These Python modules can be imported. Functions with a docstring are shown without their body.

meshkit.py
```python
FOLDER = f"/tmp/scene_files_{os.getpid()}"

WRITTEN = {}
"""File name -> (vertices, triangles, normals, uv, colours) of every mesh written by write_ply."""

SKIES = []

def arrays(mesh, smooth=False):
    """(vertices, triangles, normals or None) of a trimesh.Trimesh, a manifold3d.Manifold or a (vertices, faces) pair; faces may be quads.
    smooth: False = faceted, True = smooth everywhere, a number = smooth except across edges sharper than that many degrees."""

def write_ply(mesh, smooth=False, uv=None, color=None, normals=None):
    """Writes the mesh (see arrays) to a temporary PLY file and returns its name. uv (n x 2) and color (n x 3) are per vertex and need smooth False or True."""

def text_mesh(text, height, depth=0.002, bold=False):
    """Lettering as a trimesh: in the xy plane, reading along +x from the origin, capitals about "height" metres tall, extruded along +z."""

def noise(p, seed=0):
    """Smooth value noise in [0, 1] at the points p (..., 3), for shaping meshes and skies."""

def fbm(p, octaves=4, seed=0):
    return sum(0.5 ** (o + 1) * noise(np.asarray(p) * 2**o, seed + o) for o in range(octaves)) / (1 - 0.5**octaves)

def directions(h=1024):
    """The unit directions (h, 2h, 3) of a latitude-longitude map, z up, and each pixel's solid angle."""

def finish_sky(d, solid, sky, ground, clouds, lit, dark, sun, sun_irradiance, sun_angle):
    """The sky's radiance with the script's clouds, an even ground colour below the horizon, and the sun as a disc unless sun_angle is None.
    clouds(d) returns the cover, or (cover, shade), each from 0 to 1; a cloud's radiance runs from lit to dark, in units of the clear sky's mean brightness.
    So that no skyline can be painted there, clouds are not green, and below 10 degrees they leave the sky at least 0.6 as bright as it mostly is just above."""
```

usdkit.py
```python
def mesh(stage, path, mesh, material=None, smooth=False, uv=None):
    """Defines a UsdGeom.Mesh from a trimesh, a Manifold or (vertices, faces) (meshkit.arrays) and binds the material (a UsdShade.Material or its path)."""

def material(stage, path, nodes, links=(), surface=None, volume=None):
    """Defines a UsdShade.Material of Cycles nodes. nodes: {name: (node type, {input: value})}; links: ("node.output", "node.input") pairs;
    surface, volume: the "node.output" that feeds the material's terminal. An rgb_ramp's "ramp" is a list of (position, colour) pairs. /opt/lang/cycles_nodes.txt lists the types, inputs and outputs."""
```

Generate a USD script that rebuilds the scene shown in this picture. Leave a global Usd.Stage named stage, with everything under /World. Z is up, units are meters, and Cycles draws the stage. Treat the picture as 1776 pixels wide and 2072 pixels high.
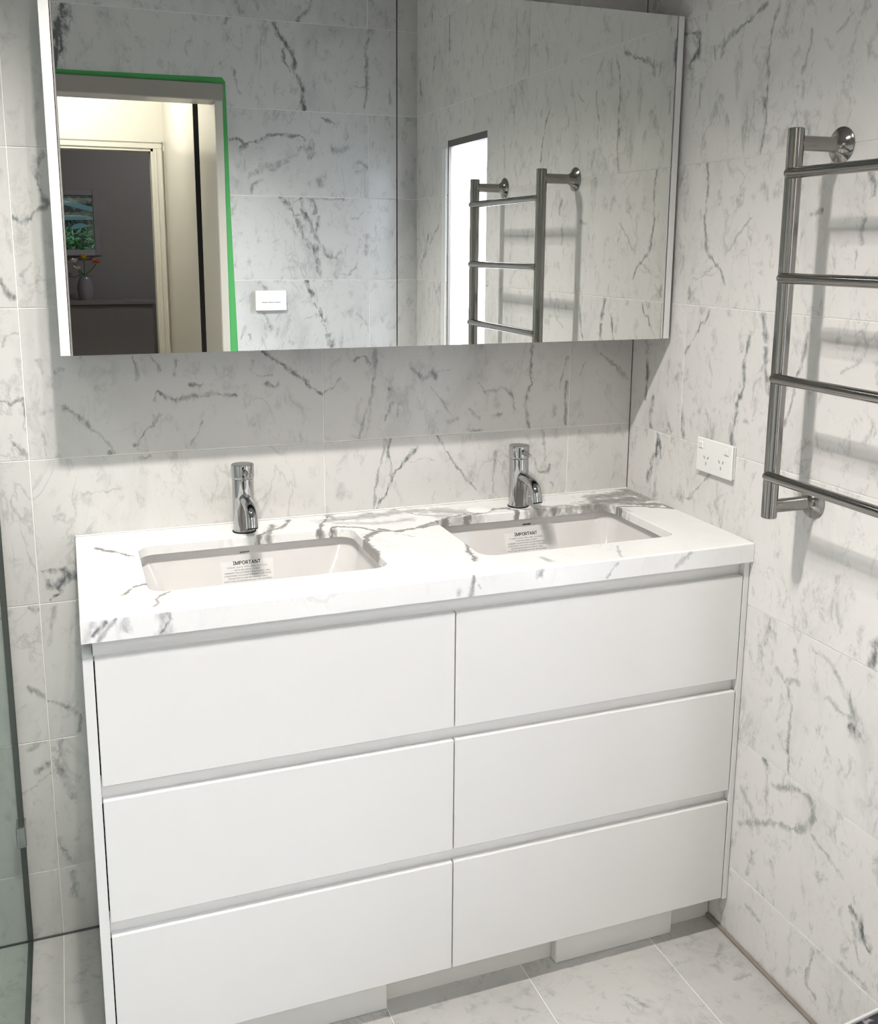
import math, random
import numpy as np, trimesh, shapely, manifold3d as m3
from shapely.geometry import box as sbox, Polygon
from pxr import Usd, UsdGeom, UsdLux, UsdShade, Gf, Sdf
import usdkit, meshkit

stage = Usd.Stage.CreateInMemory()
UsdGeom.SetStageUpAxis(stage, UsdGeom.Tokens.z)
UsdGeom.SetStageMetersPerUnit(stage, 1.0)
stage.SetDefaultPrim(UsdGeom.Xform.Define(stage, '/World').GetPrim())
UsdGeom.Scope.Define(stage, '/World/Looks')
rng = random.Random(7)

# ------------------------------------------------------------------ camera
F_PX, PX, PY = 2011.37, 880.42, 892.35
CAM = np.array([0.0063, -2.0886, 1.4787]); YAW, PITCH, ROLL = 0.35631, -0.19168, 0.00634
fw = np.array([math.sin(YAW) * math.cos(PITCH), math.cos(YAW) * math.cos(PITCH), math.sin(PITCH)])
r0 = np.array([math.cos(YAW), -math.sin(YAW), 0]); u0 = np.cross(r0, fw)
rt = math.cos(ROLL) * r0 + math.sin(ROLL) * u0; up = -math.sin(ROLL) * r0 + math.cos(ROLL) * u0
cam = UsdGeom.Camera.Define(stage, '/World/camera')
AP = 36.0
cam.CreateHorizontalApertureAttr(AP); cam.CreateVerticalApertureAttr(AP * 2072 / 1776)
cam.CreateFocalLengthAttr(F_PX / 1776 * AP)
cam.CreateHorizontalApertureOffsetAttr((888 - PX) / 1776 * AP)
cam.CreateVerticalApertureOffsetAttr(-(1036 - PY) / 1776 * AP)
cam.CreateClippingRangeAttr(Gf.Vec2f(0.02, 100))
cam.AddTransformOp().Set(Gf.Matrix4d(*rt, 0, *up, 0, *(-fw), 0, *CAM, 1))
cam.CreateExposureAttr(0.12)

# ------------------------------------------------------------------ key sizes (metres)
XR, XL, L, H = 1.2927, -1.15, 1.9169, 2.5        # right wall, left wall, depth of the room, ceiling
ZC, D = 0.8954, 0.4959                           # countertop height and depth
Z1 = 0.1601                                      # lowest horizontal tile joint; rows of 0.3 m above
DM, ZM, ZT = 0.1647, 1.2817, 1.9656              # mirror cabinet depth, underside, top
DOOR0, DOOR1, DOORH = -0.27, 0.543, 1.980        # bathroom doorway
WY0, WY1, WZ0, WZ1 = -1.595, -1.2425, 0.5, 1.845 # window slot in the right wall
HALL_END, ROOM2_END = -3.74, -6.5

# ------------------------------------------------------------------ lights: sky, and the lamps' strengths (each lamp is built with its fitting below)
LAMP, HALL, PANE, SKY, ROOM2, DAY, SHOWER = 21.5, 13.5, 0.95, 0.6, 5.0, 116.0, 7.0
CONE, SOFT = 64.0, 0.70
dome = UsdLux.DomeLight.Define(stage, '/World/sky')
dome.CreateColorAttr(Gf.Vec3f(0.75, 0.88, 1.0)); dome.CreateIntensityAttr(SKY)
day = UsdLux.RectLight.Define(stage, '/World/daylight')           # open sky above the yard outside the window slot
day.CreateWidthAttr(0.9); day.CreateHeightAttr(1.3); day.CreateColorAttr(Gf.Vec3f(0.91, 0.92, 1.0)); day.CreateIntensityAttr(DAY); day.CreateNormalizeAttr(True)
_z = np.array([1.0, 0.0, 0.75]); _z /= np.linalg.norm(_z); _y = np.array([-_z[2], 0, _z[0]]); _x = np.cross(_y, _z)
day.AddTransformOp().Set(Gf.Matrix4d(*_x, 0, *_y, 0, *_z, 0, 2.05, -1.42, 2.25, 1))

# ------------------------------------------------------------------ helpers
used = {}
def path_of(name, parent):
    base = str(parent.GetPath()) if parent else '/World'
    k = used.get((base, name), 0); used[(base, name)] = k + 1
    return f'{base}/{name}' if k == 0 else f'{base}/{name}_{k:03d}'
def tag(p, label=None, category=None, group=None, kind=None):
    p = p.GetPrim() if hasattr(p, 'GetPrim') else p
    for k, v in (('label', label), ('category', category), ('group', group), ('kind', kind)):
        if v: p.SetCustomDataByKey(k, v)
    return p
def thing(name, label=None, category=None, loc=(0, 0, 0), group=None, kind=None):
    x = UsdGeom.Xform.Define(stage, path_of(name, None)); x.AddTranslateOp().Set(Gf.Vec3d(*loc))
    return tag(x, label, category, group, kind)
def obj(name, mesh, mat, parent=None, label=None, smooth=False, kind=None, uv=None):
    if isinstance(mesh, (list, tuple)) and hasattr(mesh[0], 'vertices'): mesh = trimesh.util.concatenate(mesh)
    return tag(usdkit.mesh(stage, path_of(name, parent), mesh, mat, smooth), label, kind=kind)
def sub(x0, y0, z0, x1, y1, z1, c=0.0):
    """box between two corners, edges chamfered by c"""
    lo, hi = np.minimum((x0, y0, z0), (x1, y1, z1)), np.maximum((x0, y0, z0), (x1, y1, z1))
    if c <= 0:
        m = trimesh.creation.box(hi - lo); m.apply_translation((lo + hi) / 2); return m
    c = min(c, (hi - lo).min() * 0.45); pts = []
    for i in range(8):
        p = np.where([i & 1, i & 2, i & 4], hi, lo); s = np.where([i & 1, i & 2, i & 4], -1, 1) * c
        for k in range(3):
            q = p.astype(float).copy(); q[(k + 1) % 3] += s[(k + 1) % 3]; q[(k + 2) % 3] += s[(k + 2) % 3]; pts.append(q)
    return trimesh.convex.convex_hull(np.array(pts))
def lathe(prof, n=40, at=(0, 0, 0), axis=(0, 0, 1)):
    m = trimesh.creation.revolve(np.array(prof, float), sections=n)
    m.apply_transform(trimesh.geometry.align_vectors((0, 0, 1), axis)); m.apply_translation(at)
    return m
def tube(pts, rad, n=20, caps=True):
    pts = np.array(pts, float); rad = np.broadcast_to(np.asarray(rad, float), len(pts)); V, Fc = [], []
    t = np.gradient(pts, axis=0); t /= np.linalg.norm(t, axis=1)[:, None]
    a = np.array([1., 0, 0]) if abs(t[0][0]) < .8 else np.array([0, 1., 0])
    for i in range(len(pts)):
        a = a - t[i] * (a @ t[i]); a /= np.linalg.norm(a); b = np.cross(t[i], a)
        th = np.arange(n) * 2 * math.pi / n
        V += list(pts[i] + rad[i] * (np.cos(th)[:, None] * a + np.sin(th)[:, None] * b))
    for i in range(len(pts) - 1):
        for j in range(n):
            k = (j + 1) % n; A, B, C, E = i * n + j, i * n + k, (i + 1) * n + k, (i + 1) * n + j
            Fc += [[A, B, C], [A, C, E]]
    if caps:
        V += [pts[0], pts[-1]]; o = len(pts) * n
        for j in range(n):
            k = (j + 1) % n; Fc += [[o, k, j], [o + 1, o - n + j, o - n + k]]
    return trimesh.Trimesh(np.array(V), np.array(Fc), process=False)
def rounded(x0, y0, x1, y1, r, n=10):
    """ring of a rounded rectangle, counter-clockwise"""
    out = []
    for cx, cy, a in ((x1 - r, y1 - r, 0), (x0 + r, y1 - r, 90), (x0 + r, y0 + r, 180), (x1 - r, y0 + r, 270)):
        for k in range(n + 1):
            t = math.radians(a + 90 * k / n); out.append((cx + r * math.cos(t), cy + r * math.sin(t)))
    return np.array(out)
def loft(rings, close=False, flip=False):
    """rings: list of (n x 3); quads between neighbours"""
    n = len(rings[0]); V = np.vstack(rings); Fc = []
    for i in range(len(rings) - 1):
        for j in range(n):
            k = (j + 1) % n; A, B, C, E = i * n + j, i * n + k, (i + 1) * n + k, (i + 1) * n + j
            Fc += [[A, B, C], [A, C, E]]
    if close: Fc += [[(len(rings) - 1) * n + 0, (len(rings) - 1) * n + j, (len(rings) - 1) * n + j + 1] for j in range(1, n - 1)]
    Fc = np.array(Fc)
    return trimesh.Trimesh(V, Fc[:, ::-1] if flip else Fc, process=False)
def ring3(r, z): return np.column_stack([r, np.full(len(r), z)])

# ------------------------------------------------------------------ materials
def mat(name, color, rough=0.5, metal=0.0, spec=0.5, bump=None, **kw):
    nodes = {'p': ('principled_bsdf', dict(base_color=color, roughness=rough, metallic=metal, specular_ior_level=spec, **kw))}; links = []
    if bump:
        nodes['g'] = ('geometry', {}); nodes['n'] = ('noise_texture', dict(scale=bump[0], detail=3.0)); nodes['b'] = ('bump', dict(strength=bump[1], distance=0.002))
        links += [('g.position', 'n.vector'), ('n.fac', 'b.height'), ('b.normal', 'p.normal')]
    return usdkit.material(stage, '/World/Looks/' + name, nodes, links, surface='p.BSDF')
def emit(name, color, strength):
    return usdkit.material(stage, '/World/Looks/' + name, {'e': ('emission', dict(color=color, strength=strength))}, surface='e.emission')
M = {
    'grout': mat('grout', (0.86, 0.85, 0.82), 0.9),
    'lacquer': mat('white_lacquer', (0.77, 0.765, 0.755), 0.35),
    'carcass': mat('white_board', (0.74, 0.735, 0.715), 0.5),
    'dark_gap': mat('black_rubber', (0.012, 0.012, 0.013), 0.8),
    'edge': mat('grey_board_edge', (0.28, 0.27, 0.26), 0.5),
    'kick': mat('kick_board', (0.74, 0.73, 0.69), 0.5),
    'ceramic': mat('ceramic', (0.66, 0.645, 0.635), 0.12, coat_weight=0.5, coat_roughness=0.03),
    'chrome': mat('chrome', (0.48, 0.48, 0.485), 0.06, 1.0),
    'steel': mat('polished_steel', (0.30, 0.29, 0.275), 0.12, 1.0),
    'mirror': mat('silvered_mirror', (0.79, 0.81, 0.785), 0.0, 1.0),
    'plastic': mat('white_plastic', (0.85, 0.85, 0.83), 0.3),
    'socket': mat('socket_slot', (0.25, 0.25, 0.25), 0.5),
    'ink': mat('black_ink', (0.02, 0.02, 0.022), 0.7),
    'grey_ink': mat('grey_ink', (0.16, 0.16, 0.16), 0.7),
    'sticker': mat('clear_white_sticker', (0.70, 0.69, 0.68), 0.3),
    'cream': mat('cream_paint', (0.52, 0.50, 0.44), 0.45, bump=(90, .1)),
    'cream_gloss': mat('cream_gloss_paint', (0.52, 0.50, 0.445), 0.25),
    'casing': mat('primed_timber', (0.30, 0.275, 0.25), 0.6),
    'tape': mat('green_masking_tape', (0.07, 0.36, 0.10), 0.65, bump=(400, .3)),
    'ceiling': mat('plasterboard_ceiling', (0.46, 0.45, 0.43), 0.8),
    'dark_wall': mat('dark_grey_paint', (0.30, 0.29, 0.29), 0.6, bump=(120, .15)),
    'hall_floor': mat('timber_floor', (0.28, 0.19, 0.12), 0.4),
    'leaf': mat('green_leaf', (0.05, 0.20, 0.05), 0.4),
    'leaf_blue': mat('blue_green_leaf', (0.22, 0.36, 0.38), 0.4),
    'petal_white': mat('white_petal', (0.85, 0.87, 0.9), 0.6),
    'petal_yellow': mat('yellow_petal', (0.85, 0.62, 0.10), 0.6),
    'petal_orange': mat('orange_petal', (0.80, 0.28, 0.12), 0.6),
    'petal_purple': mat('purple_petal', (0.40, 0.22, 0.55), 0.6),
    'charcoal': mat('charcoal_paint', (0.26, 0.25, 0.25), 0.5),
    'vase': mat('glazed_vase', (0.30, 0.29, 0.33), 0.2),
    'wood': mat('dark_wood', (0.10, 0.075, 0.055), 0.4),
    'frame': mat('bronze_frame', (0.16, 0.14, 0.13), 0.4, 0.3),
    'bulb': emit('lamp_bulb', (1.0, 0.95, 0.86), 4.0),
    'channel': mat('grey_channel', (0.10, 0.11, 0.105), 0.4, 0.6),
    'old_sealant': mat('brown_sealant', (0.27, 0.225, 0.19), 0.7, bump=(60, .4)),
    'corner_sealant': mat('dark_sealant', (0.10, 0.10, 0.10), 0.7),
    'soil': mat('dark_soil', (0.02, 0.02, 0.017), 0.9),
}
M['glass'] = usdkit.material(stage, '/World/Looks/shower_glass', {
    't': ('transparent_bsdf', dict(color=(0.81, 0.855, 0.835))), 'g': ('glossy_bsdf', dict(color=(1, 1, 1), roughness=0.0)),
    'm': ('mix_closure', dict(fac=0.06))},
    [('t.BSDF', 'm.closure1'), ('g.BSDF', 'm.closure2')], surface='m.closure')
M['pane'] = usdkit.material(stage, '/World/Looks/frosted_pane', {'t': ('transparent_bsdf', dict(color=(.9, .92, .95))), 'e': ('emission', dict(color=(0.87, 0.91, 1.0), strength=PANE)), 'a': ('add_closure', {})},
    [('t.BSDF', 'a.closure1'), ('e.emission', 'a.closure2')], surface='a.closure')
M['carton'] = usdkit.material(stage, '/World/Looks/printed_carton', {
    'g': ('geometry', {}), 'v': ('voronoi_texture', dict(scale=38.0, feature='f1')), 'r': ('rgb_ramp', dict(ramp=[(0.0, (.8, .78, .8)), (.30, (.75, .73, .76)), (.36, (.03, .03, .035)), (.7, (.03, .03, .035)), (.8, (.35, .32, .36))])),
    'p': ('principled_bsdf', dict(roughness=0.4))}, [('g.position', 'v.vector'), ('v.distance', 'r.fac'), ('r.color', 'p.base_color')], surface='p.BSDF')

# veins traced on the real slabs, in millimetres on their own plane: width, strength (percent), points
VEINS = {
 'back': '''5 75 394,1261 421,1244 458,1217 492,1190 523,1168
4 55 524,1168 544,1177 560,1197
4 60 0,1159 22,1145 43,1121
4 35 43,1121 64,1094 84,1066
5 75 177,1185 199,1174 216,1166 230,1169
5 60 230,1169 266,1174 295,1176 318,1175 336,1171
4 50 177,1185 170,1164
5 60 178,1140 164,1114 145,1099 130,1080
4 50 131,1264 139,1243 136,1211
4 50 166,1262 177,1245 182,1229
4 45 214,1247 210,1221
5 60 241,1194 267,1197
5 55 399,1194 419,1186 426,1194
3 45 264,1122 256,1096 239,1070
3 40 372,1242 368,1225 386,1211 410,1212
8 50 136,1051 158,1053
5 60 72,1066 84,1066
3 30 21,982 58,985 92,989
5 50 644,1259 640,1209 631,1154 616,1098 603,1066
4 35 631,1154 626,1089 618,1065
5 65 596,1239 619,1246 631,1228
5 50 728,1216 754,1189
12 70 775,1204 786,1194
3 40 754,1189 784,1204 819,1207
3 40 776,1172 784,1155 811,1120 833,1098
8 60 822,1092 838,1096
7 45 673,1172 683,1163
4 50 679,1137 664,1107
4 40 700,1138 694,1110
5 70 1024,1254 1016,1196 1019,1166 1011,1123 1020,1067
4 50 1112,1222 1093,1158
6 70 1115,1170 1113,1131 1118,1065
3 45 1166,1216 1148,1178
5 45 1204,1236 1240,1205 1282,1168
4 50 950,1162 978,1133 977,1099
7 50 930,1097 949,1103
4 35 882,1176 900,1154 941,1156
5 50 861,1067 901,1065
4 35 869,1113 892,1095
4 40 1082,1115 1081,1089
3 55 666,1058 660,1021 647,972 640,922 637,897
4 70 678,1059 672,1028 681,994 680,974
4 85 737,1039 715,1009 689,977 668,941 648,913 644,896
3.5 60 785,1061 812,1019 844,974 885,924
2 30 720,1000 754,1008 785,1000
4 40 932,1011 931,959 934,915
4 60 1036,985 1046,960 1056,952 1070,956 1075,971
4 35 1059,1025 1064,981
4 45 1078,930 1084,917
4 40 1055,1056 1056,1021
8 25 562,958 558,937
3 30 781,928 779,902
6 65 -12,1650 -27,1633 -23,1595 -18,1572 -13,1559 -33,1549 -49,1532 -59,1520 -73,1530
6 70 -104,1413 -82,1379
3 30 -68,1423 -46,1443
4 35 -113,1287 -100,1304 -79,1310
4 60 -120,1182 -102,1175 -79,1182
5 60 -78,1182 -81,1150
4 45 -22,1228 -2,1239
4 35 -48,1259 -41,1233
5 50 -1,1163 21,1144 45,1120
5 50 -110,1107 -78,1071
3 35 -45,1117 -44,1070
8 40 -46,1155 -32,1158
6 70 -66,830 -26,828
9 85 -18,817 -37,793 -54,795
5 80 -37,793 -32,780 -53,763
8 60 -6,822 -4,809
8 50 -94,751 -80,752
4 40 -149,736 -129,746
5 35 -48,749 -65,672
5 50 -108,585 -78,553 -21,513
5 50 -9,508 -20,468
6 45 -115,444 -84,459
7 60 -106,394 -82,403
4 35 -136,351 -80,382
7 40 -49,452 -64,406 -39,317
6 50 -74,232 -53,177
7 50 -49,146 -49,88''',
 'right': '''6 75 -155,1932 -205,1928 -211,1890 -172,1869 -190,1860
5 60 -420,1940 -367,1917 -321,1903 -298,1884 -292,1865
8 60 -297,1890 -294,1873
6 50 -264,1887 -267,1866
4 55 -459,1937 -449,1906 -441,1865 -435,1833 -440,1793 -432,1755 -438,1726 -436,1698 -433,1664
7 50 -433,1766 -439,1721
4 40 -556,1870 -557,1841 -545,1825 -540,1800
4 30 -542,1781 -540,1752
4 30 -649,1872 -619,1848
4 35 -220,1825 -220,1776
4 35 -266,1743 -239,1712 -235,1668
3.5 60 -258,1659 -265,1616 -264,1570 -260,1532 -270,1503 -275,1481 -299,1459 -327,1437 -343,1407
8 60 -274,1482 -277,1478
3 40 -420,1542 -394,1520 -349,1478
3 30 -300,1448 -270,1423 -232,1412
6 70 -591,1544 -616,1549
7 65 -726,1603 -737,1585 -737,1568
6 50 -720,1533 -713,1508 -719,1490
4 40 -708,1480 -712,1454
7 45 -222,1396 -218,1376
4 35 -181,1657 -161,1619
4 70 -296,1354 -260,1303 -218,1250
7 80 -472,1356 -488,1307
7 70 -487,1287 -491,1248 -507,1205
5 75 -434,1307 -423,1260 -425,1204 -409,1161 -400,1091
6 60 -432,1138 -449,1131
9 70 -397,1117 -405,1081
5 60 -606,1331 -589,1273 -575,1205 -557,1149
8 80 -63,1216 -72,1170 -65,1127
5 60 -102,1138 -90,1094 -97,1066
9 70 -211,1125 -225,1070
6 50 -180,1074 -169,1084
9 80 -126,1049 -119,1003 -92,937
5 60 -128,1047 -146,1002
4 50 -335,1002 -258,933
4 30 -780,1182 -761,1148
3 30 -738,1290 -694,1262
6 35 -554,752 -550,696
5 50 -636,720 -646,691
8 60 -618,643 -646,657
5 55 -625,638 -637,595 -633,534 -644,470
5 35 -585,663 -618,645
6 35 -672,744 -723,736 -774,695 -802,654
10 75 -799,634 -808,627
6 40 -725,659 -791,648
12 75 -831,802 -827,766
9 65 -571,458 -583,446
5 30 -580,442 -589,364
8 50 -601,417 -667,443 -712,444 -722,415 -701,373 -650,348 -602,335 -511,276
8 35 -503,358 -560,316 -570,295
5 35 -720,373 -804,340
6 35 -554,237 -545,177
8 70 -830,296 -860,279 -882,242
5 40 -842,270 -860,208
5 45 -746,147 -739,60 -763,53
6 40 -812,171 -881,176
6 40 -552,105 -590,104
7 50 -1584,2254 -1581,2142
6 45 -1757,2317 -1756,2261
7 50 -1729,2144 -1737,2101
8 50 -1879,2087 -1869,2039
5 45 -1584,1946 -1559,1899
9 50 -1781,1531 -1816,1458 -1872,1413
6 40 -1675,1559 -1762,1500
4 50 -1724,1355 -1652,1256
5 60 -806,1861 -834,1820 -856,1751 -860,1719
6 30 -1038,2158 -1035,2094
5 30 -942,2032 -900,2042
5 30 -1048,1891 -1039,1833
5 30 -1115,1782 -1106,1723''',
 'top': '''4 80 38,-96 67,-133 104,-173
4 70 70,-392 94,-358 112,-346
4 60 117,-465 130,-419 150,-402
6 70 438,-19 413,-66 386,-84 358,-109 332,-175
8 60 399,-43 384,-92 346,-188
5 70 522,-19 485,-109 452,-184
14 50 529,-12 538,-54 580,-49 623,-24
5 85 604,-151 639,-180 699,-165 780,-137
10 90 556,-195 600,-167
7 90 556,-195 548,-282 539,-361
3 30 621,-192 656,-230
4 80 704,-156 750,-134 796,-124 828,-109
25 35 743,-46 780,-44 820,-72 839,-106
20 35 762,-93 804,-114
8 60 839,-106 902,-80 934,-84
6 85 934,-84 944,-128 982,-142 1029,-137 1065,-128 1117,-132 1183,-155 1226,-163 1287,-205
7 90 744,-158 773,-155 806,-154
5 80 801,-174 828,-193 872,-189 900,-174 935,-146
6 80 1052,-138 1097,-140 1088,-171 1040,-175
8 70 1104,-156 1150,-144
30 60 1159,-58 1225,-49 1279,-36
35 70 1154,-101 1219,-94 1270,-111
25 65 1277,-19 1280,-115
18 75 1217,-138 1280,-167
6 80 1284,-161 1289,-203
12 40 1012,-96 1038,-105 1078,-104
14 50 957,-147 977,-167 1027,-157
30 50 1107,-171 1159,-175
6 70 738,-308 720,-371 710,-418
8 35 845,-445 845,-465
4 35 1018,-422 987,-484
8 80 1173,-166 1152,-214
5 75 452,-185 484,-127 523,-100 562,-119 599,-167 671,-173 721,-141 769,-115 820,-97
22 42 515,-47 568,-45 614,-46 673,-31 743,-36 815,-80
14 30 530,-75 612,-103 688,-101
5 45 680,-9 723,-69 774,-102
28 60 1032,-130 1134,-117 1224,-116
30 60 1204,-58 1283,-50 1289,-114
16 50 967,-108 1040,-132 1104,-170
5 80 1032,-114 1083,-147 1148,-154''',
 'front': '''5 85 38,889 30,880 18,868
4 65 54,892 45,882 31,864 25,857
9 40 19,891 14,879 7,862
7 50 69,890 69,868
5 90 139,892 142,880 134,869 125,857
14 50 130,888 132,873 128,858
5 75 678,894 671,856
6 50 685,877 687,870
8 60 814,888 812,881
4 50 973,889 953,858
7 40 1138,891 1107,865
6 50 648,864 649,860''',
 'opp': '''10 80 763,2249 778,2211 797,2183 820,2155 834,2126 829,2095 847,2070 860,2036 860,2002 865,1960
7 70 791,2168 792,2126 819,2098
6 50 896,2339 884,2305 851,2276 845,2261
7 50 604,2260 588,2233
10 60 614,2078 611,2066
6 40 613,2063 635,2012
7 55 1105,2224 1092,2193 1096,2143 1098,2089 1099,2050 1093,2019 1090,1987
4 35 1095,2058 1053,2055
6 40 1185,2059 1185,2000
7 65 591,1854 626,1854 645,1835 701,1853 734,1873 790,1874 843,1874 863,1860
12 50 629,1827 661,1832
6 60 926,1942 972,1925
16 60 887,1841 883,1806
10 40 846,1832 871,1825
12 40 821,1804 755,1770 715,1761 666,1732
8 40 804,1784 739,1754
6 50 701,1714 667,1694 662,1667
12 50 906,1720 914,1700
14 35 970,1825 1025,1839
8 35 1063,1788 1098,1774
8 70 769,1653 797,1634 816,1591 832,1556
8 70 842,1651 846,1616 862,1596 878,1556
5 50 816,1593 862,1596
8 60 884,1652 896,1620 896,1596
5 45 884,1652 926,1654 1002,1655 1023,1651
6 50 912,1585 910,1552
4 35 1083,1612 1066,1591 1036,1580
14 55 821,1586 845,1554 853,1518 869,1494 886,1474 902,1450 906,1413 909,1376
8 60 867,1586 887,1539 907,1506 928,1474 949,1438
14 80 881,1478 902,1470
8 70 902,1446 903,1405
6 50 913,1583 903,1535
25 25 861,1506 877,1454 896,1372
22 22 919,1478 983,1425 973,1368
10 50 949,1438 974,1442 987,1458
10 40 1092,1520 1087,1459
6 50 1047,1405 1021,1376
5 35 986,1380 1021,1376
9 80 858,1360 870,1327 882,1298
7 70 884,1274 894,1253
9 90 907,1244 918,1227 924,1211
14 75 944,1152 953,1113
5 35 924,1194 940,1156
6 40 701,1239 717,1202 729,1181
7 35 630,1188 609,1147
7 50 642,1163 645,1146
3 30 847,1212 898,1232
8 40 688,1353 708,1324
8 25 1059,1229 1094,1186
22 110 64,2257 57,2217 54,2189
26 120 54,2189 36,2120 24,2068
5 50 79,2208 72,2162''',
 'floor': '''5 40 1222,-618 1262,-614
6 30 1259,-517 1208,-567
5 30 985,-577 1012,-621
5 30 760,-530 798,-560
4 30 1118,-534 1153,-538''',
}
def parse(text):
    out = []
    for line in text.split('\n'):
        a = line.split(); out.append((float(a[0]) / 1000, float(a[1]) / 100, [tuple(float(c) / 1000 for c in b.split(',')) for b in a[2:]]))
    return out
VEINS = {k: parse(v) for k, v in VEINS.items()}

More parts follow.
